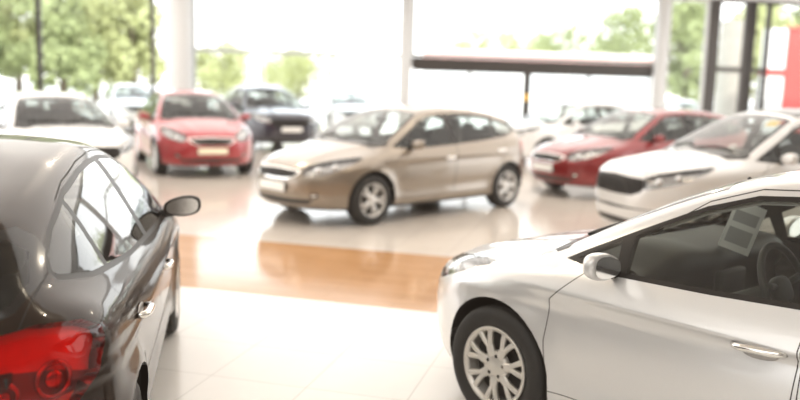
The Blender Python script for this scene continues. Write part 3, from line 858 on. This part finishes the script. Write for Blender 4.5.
# ceiling, rear and side walls of the hall (behind the camera and to the left)
bm = bmesh.new(); q = [wp(-17, .1, ZC), wp(29, .1, ZC), Vector((22, -8, ZC)), Vector((-22, -8, ZC))]
bm.faces.new([bm.verts.new(p) for p in q]); q = bmesh.ops.extrude_face_region(bm, geom=bm.faces[:]); bmesh.ops.translate(bm, vec=(0, 0, .12), verts=[v for v in q['geom'] if isinstance(v, bmesh.types.BMVert)]); bmesh.ops.recalc_face_normals(bm, faces=bm.faces[:])
from_bm('ceiling', bm, 'ceiling_white', None, smooth=False, kind=STRUCT)
box_obj('wall_back', (0, -7.5, ZC/2), (44, .2, ZC), 'wall_grey')

box_obj('wall_right', (14.5, -.5, ZC/2), (.2, 14, ZC), 'wall_grey')
# ------------------------------------------------------------------ outside the glass
mat('asphalt', (.62, .61, .59), .85, noise=.08, nscale=2)
mat('bark', (.16, .12, .09), .9, noise=.3, nscale=12)
mat('leaf_light', (.40, .42, .19), .7, noise=.45, nscale=1.6)
mat('leaf_mid', (.28, .32, .14), .7, noise=.45, nscale=1.6)
mat('facade_white', (.85, .84, .82), .7, noise=.03); mat('fascia_pink', (.88, .50, .46), .5)
mat('fascia_red', (.55, .06, .05), .5, noise=.04)
bm = bmesh.new(); c = wp(5, 62); box_bm(bm, (c.x, c.y, -.06), (300, 124, .1)); bmesh.ops.rotate(bm, cent=c, matrix=Matrix.Rotation(WR, 3, 'Z'), verts=bm.verts[:])
from_bm('ground_outside', bm, 'asphalt', None, smooth=False, kind=STRUCT)
rng = random.Random(5)
def tree(px, depth, h, w, m, label, trunk=.25, base=.22):
    d = ray(px, 83+.03*(px-400)); p = Vector((d.x, d.y, 0))*(depth/d.y)
    root = empty('tree', p); tag(root, label, 'tree', 'trees beyond the glass wall')
    bm = bmesh.new(); tube_bm(bm, [(0, 0, 0), (.1, 0, h*.3), (0, .1, h*.7)], .2, 10, rads=[.26, .19, .08])
    for a in range(5):
        an = a*1.26; tube_bm(bm, [(0.05, 0, h*(.3+.05*a)), (math.cos(an)*w*.22, math.sin(an)*w*.22, h*(.48+.06*a))], .06, 6, rads=[.09, .03])
    from_bm('trunk', bm, 'bark', root)
    V, Fs = [], []
    for k in range(34):                                   # clumps of leaves filling an egg-shaped crown
        zz = rng.uniform(base, 1); rad = w/2*math.sqrt(max(.05, 1-((zz-.55)/.5)**2)); a = rng.uniform(0, 2*PI); q = rad*math.sqrt(rng.random())*.75
        cc = Vector((q*math.cos(a), q*math.sin(a), zz*h*.93)); cr = rng.uniform(.16, .30)*w/2+.25
        for i in range(150):
            dv = Vector((rng.gauss(0, 1), rng.gauss(0, 1), rng.gauss(0, 1))).normalized()*cr*rng.uniform(.55, 1.05)
            e1 = Vector((rng.gauss(0, 1), rng.gauss(0, 1), rng.gauss(0, 1))).normalized(); e2 = e1.cross(dv).normalized(); s = rng.uniform(.10, .22)*(.6+h/14)
            o = len(V); V += [cc+dv-e1*s, cc+dv+e2*s*.6, cc+dv+e1*s, cc+dv-e2*s*.6]; Fs.append((o, o+1, o+2, o+3))
    me = D.meshes.new('crown'); me.from_pydata([tuple(v) for v in V], [], Fs); me.materials.append(MATS[m]); link('crown', me, root)
TREES = [(-30, 40, 8.5, 6, 'leaf_mid'), (18, 46, 9.0, 6, 'leaf_light'), (62, 40, 7.2, 4.5, 'leaf_mid'), (95, 52, 7.4, 6, 'leaf_light'), (132, 44, 6.2, 4.0, 'leaf_light'), (215, 70, 4.6, 8, 'leaf_light'), (300, 78, 4.2, 9, 'leaf_light'),
         (492, 85, 7.6, 13, 'leaf_light'), (556, 100, 9.6, 14, 'leaf_mid'), (622, 80, 9.4, 10, 'leaf_mid'), (684, 50, 7.4, 5, 'leaf_mid'), (756, 60, 8.6, 6, 'leaf_light'), (806, 72, 10.5, 7, 'leaf_mid')]
TL = ['tall leafy tree at the far left edge, outside the glass', 'tall yellow green tree left of the first dark window post', 'green tree just right of the first dark window post', 'pale yellow green tree in the middle of the second window', 'small pale tree beside the wide white column',
      'low pale hedge-like tree right of the wide white column', 'low pale tree far behind the windows with the grey transom', 'low pale tree above the left part of the dark door beam', 'round green tree above the middle of the dark door beam', 'taller green tree above the right part of the dark door beam',
      'green tree in the narrow window right of the white column', 'pale green tree behind the dark posts beside the beige pillar', 'tall green tree at the far right edge above the red and white sign']
for t_, l_ in zip(TREES, TL): tree(*t_, l_)
# low white building with a red fascia
def at(px, depth, z=0.): d = ray(px, 83+.03*(px-400)); p = d*(depth/d.y); return Vector((p.x, p.y, z))
A, B_ = at(425, 58), at(655, 58)
root = empty('shop_building', (A+B_)/2); tag(root, 'low white building with a long red fascia across the street', 'building')
L = (B_-A).length
for nm, c_, s_, m_ in (('wall', (0, 4, 1.75), (L, 8, 3.5), 'facade_white'), ('fascia', (0, -.1, 3.75), (L+.4, .5, .42), 'fascia_pink'), ('roof', (0, 4, 4.08), (L, 8.4, .15), 'facade_white')):
    bm = bmesh.new(); box_bm(bm, c_, s_); from_bm(nm, bm, m_, root, smooth=False)
mat('shop_glass', (.75, .77, .78), .2)
for k in range(5):
    bm = bmesh.new(); box_bm(bm, (-L/2+L*(k+.5)/5, -.02, 1.5), (L/5*.7, .1, 2.2)); from_bm('window', bm, 'shop_glass', root, smooth=False)
# red and white pylon sign
p = at(776, 31); root = empty('pylon_sign', p, WR); tag(root, 'tall red and white pylon sign beyond the glass at the right edge', 'sign')
for nm, c_, s_, m_ in (('white_panel', (-.25, 0, 2.2), (.86, .25, 3.9), 'facade_white'), ('red_panel', (.66, 0, 2.25), (.94, .27, 4.0), 'fascia_red'), ('base', (.2, 0, .15), (2.0, .5, .3), 'frame_dark'), ('red_band', (-.25, -.02, 2.55), (.87, .25, .28), 'fascia_red')):
    bm = bmesh.new(); box_bm(bm, c_, s_, bevel=.03); from_bm(nm, bm, m_, root, smooth=False)

# ------------------------------------------------------------------ cars
US = Shape(sh=.80, XF=[(.12, 2.02), (.20, 2.12), (.30, 2.18), (.42, 2.21), (.56, 2.222), (.70, 2.205), (.78, 2.165), (.84, 2.10), (.90, 1.98), (1.0, 1.7)],
           ZH=[(2.25, .775), (2.12, .825), (1.95, .872), (1.7, .92), (1.4, .963), (1.15, .992), (.9, 1.015), (.4, 1.03), (-.4, 1.045), (-1.2, 1.08), (-1.8, 1.10), (-2.1, 1.08)])
HS = Shape(); HB = build_body(HS, HATCH)
WV = dict(HATCH); WV.update(
    front=[('grille', 'gr', [(0, .565), (.36, .57), (.46, .61), (.515, .70), (.45, .74), (0, .76)], 'grille_mesh', .018, 'black_trim'),
           ('lower_grille', 'lg', [(0, .25), (.60, .27), (.68, .31), (.60, .335), (0, .325)], 'black_plastic', 0, 'black_trim'),
           ('bumper_slot', 'bs', [(0, .42), (.58, .435), (.66, .455), (.58, .468), (0, .455)], 'black_plastic', 0, 'black_trim')], platez=.515,
    headlight=[(1.17, .695), (1.14, .755), (1.02, .795), (.78, .845), (.52, .89), (.47, .875), (.60, .785), (.82, .70), (1.05, .65), (1.15, .645)], fog=None,
    roof=[(.22, 0), (.22, .50), (-.5, .53), (-1.3, .50), (-1.35, 0)],
    lenses=[(1.0, .735, .045), (.80, .785, .04)],
    hood=[(1.165, .0), (1.165, .70), (1.20, .735), (1.55, .735), (1.86, .66), (2.03, .44), (2.09, .2), (2.10, 0)])
WB = build_body(US, WV, .036)
paint('paint_champagne', (.27, .225, .178), .55, .30)
paint('paint_silver', (.72, .715, .71), .4, .32)
paint('paint_brown', (.020, .011, .007), .0, .3, coat=.6, spec=.05)
paint('paint_red', (.20, .010, .012), .25, .28)
paint('paint_red_bright', (.33, .022, .028), .2, .28)
paint('paint_white', (.74, .735, .72), .0, .3)
paint('paint_pearl', (.66, .65, .635), .1, .3)
paint('paint_navy', (.030, .028, .040), .0, .25, spec=.2)

ch, cho, chput = make_car('hatchback_car', HB, HS, HATCH, 'paint_champagne', 'champagne beige five-door hatchback in the middle of the showroom', (.011, 11.511), 3.922, rim='alloy')
si, sio, siput = make_car('hatchback_car', HB, HS, HATCH, 'paint_silver', 'large silver hatchback in the right foreground with a paper sheet behind its side window', (2.025, 3.637), 2.291, rim='cover')
dk, dko, dkput = make_car('hatchback_car', HB, HS, HATCH, 'paint_brown', 'glossy dark brown hatchback in the left foreground with a bright red tail light', (-2.085, 4.023), 1.78, rim='alloy', mirror='black_trim')
make_car('hatchback_car', HB, HS, HATCH, 'paint_red', 'dark red hatchback behind the white car, right of the champagne one', (4.28, 14.35), 3.63, rim='alloy')
wh, who, _ = make_car('sedan_car', WB, US, WV, 'paint_pearl', 'white car with a large black grille behind the silver hatchback', (4.49, 9.80), 3.4355, rim='alloy', plate=None, sc=(1, 1, 1.09))
make_car('hatchback_car', HB, HS, HATCH, 'paint_red_bright', 'bright red small car facing forward, left of the champagne one', (-4.17, 16.1), 5.149, rim='plain', plate='plate_cream', sc=(.96, 1, 1.03))
make_car('utility_car', WB, US, WV, 'paint_navy', 'dark navy utility car behind and right of the bright red small car', (-3.66, 21.8), 5.17, rim='plain', sc=(1.02, 1.04, 1.09))
make_car('hatchback_car', WB, US, WV, 'paint_white', 'white car with a grey windscreen at the left edge behind the dark brown hatchback', (-5.58, 13.02), 5.323, rim='plain')
o_ = who['roofp']
for sl in o_.material_slots:
    if sl.link == 'OBJECT': sl.material = MATS['frit_black']
# papers shown in the cars
mat('paper_white', (.80, .80, .78), .7); mat('paper_grey', (.38, .38, .38), .7); mat('card_yellow', (.85, .55, .08), .6, noise=.03)
def in_car(root, p, rz=0.):
    c, s = math.cos(root.rotation_euler[2]), math.sin(root.rotation_euler[2]); l = root.location
    return Vector((l.x+c*p[0]-s*p[1], l.y+s*p[0]+c*p[1], p[2]))
def sheet(name, label, cat, p, size, rot, m, rows=()):
    root = empty(name, p); root.rotation_euler = rot; tag(root, label, cat)
    bm = bmesh.new(); box_bm(bm, (0, 0, 0), (.003, size[0], size[1])); from_bm('sheet', bm, m, root, smooth=False)
    bm = bmesh.new()
    for z, h, wd in rows: box_bm(bm, (0, 0, z), (.005, wd, h))
    if rows: from_bm('printed_panel', bm, 'paper_grey', root, smooth=False)
    return root
sheet('price_sheet', 'white price sheet with grey panels hanging inside the silver hatchback window', 'sheet', in_car(si, (.50, -.02, 1.09)), (.15, .25), (-.28, .0, si.rotation_euler[2]+1.9), 'paper_white', ((.05, .06, .115), (-.05, .08, .115)))
sheet('price_card', 'small yellow card behind the windscreen of the white car', 'card', in_car(wh, (.40, .36, 1.425)), (.17, .10), (0, -.95, wh.rotation_euler[2]), 'card_yellow')
EXT = [('white car outside the glass behind the bright red small car', at(130, 29), 5.2), ('white car outside right of the dark navy utility car', at(345, 30), 5.0),
       ('white car behind the hood of the dark red hatchback', at(575, 19.5), 3.6), ('white car outside behind the roof of the dark red hatchback', at(682, 31), 4.4)]
wx = None
for l_, p_, yw in EXT:
    if wx is None: wx = make_car('parked_car', WB, US, WV, 'paint_white', l_, p_, yw, rim='plain', cabin=False)[0]
    else:
        c_ = copy_tree(wx); c_.location = p_; c_.rotation_euler = (0, 0, yw); c_['label'] = l_

# ------------------------------------------------------------------ light
w = D.worlds.new('world'); SC.world = w; w.use_nodes = True; nt = w.node_tree; bg = nt.nodes['Background']
tc = nt.nodes.new('ShaderNodeTexCoord'); sx = nt.nodes.new('ShaderNodeSeparateXYZ'); rp = nt.nodes.new('ShaderNodeValToRGB')
nt.links.new(tc.outputs['Generated'], sx.inputs[0]); nt.links.new(sx.outputs['Z'], rp.inputs[0]); nt.links.new(rp.outputs[0], bg.inputs[0])
rp.color_ramp.elements[0].position = 0; rp.color_ramp.elements[0].color = (1, .99, .975, 1); rp.color_ramp.elements[1].position = .6; rp.color_ramp.elements[1].color = (.85, .93, 1, 1)
bg.inputs[1].default_value = 2.7
sun = D.lights.new('sun', 'SUN'); sun.energy = 2.6; sun.angle = .05; sun.color = (1, .96, .88); so = D.objects.new('sun', sun); COL.objects.link(so); so.rotation_euler = (math.radians(48), 0, math.radians(25))
def area(name, loc, sx_, sy_, e, col=(1, .97, .93), rot=(0, 0, 0)):
    l = D.lights.new(name, 'AREA'); l.shape = 'RECTANGLE'; l.size = sx_; l.size_y = sy_; l.energy = e; l.color = col
    o = D.objects.new(name, l); COL.objects.link(o); o.location = loc; o.rotation_euler = rot
area('ceiling_light', (0, 15, ZC-.06), 34, 17, 1800)
area('rear_fill_light', (-5, -2.5, ZC-.06), 14, 7, 380)  # added fill from behind the camera, brightens the silver car's door
for x in (-3, 3):
    for y in (5.5, 12.5):
        l = D.lights.new('spot_lamp', 'POINT'); l.energy = 60; l.shadow_soft_size = .06; l.color = (1, .86, .66)
        o = D.objects.new('spot_lamp', l); COL.objects.link(o); o.location = (x, y, ZC-.25)
SC.view_settings.view_transform = 'Standard'; SC.view_settings.exposure = .5; SC.view_settings.gamma = 1.
SC.view_settings.use_curve_mapping = True; cm = SC.view_settings.curve_mapping
for k, v in enumerate((.008, .006, .0045)):
    cm.curves[k].points[0].location = (0, v)
cm.update()
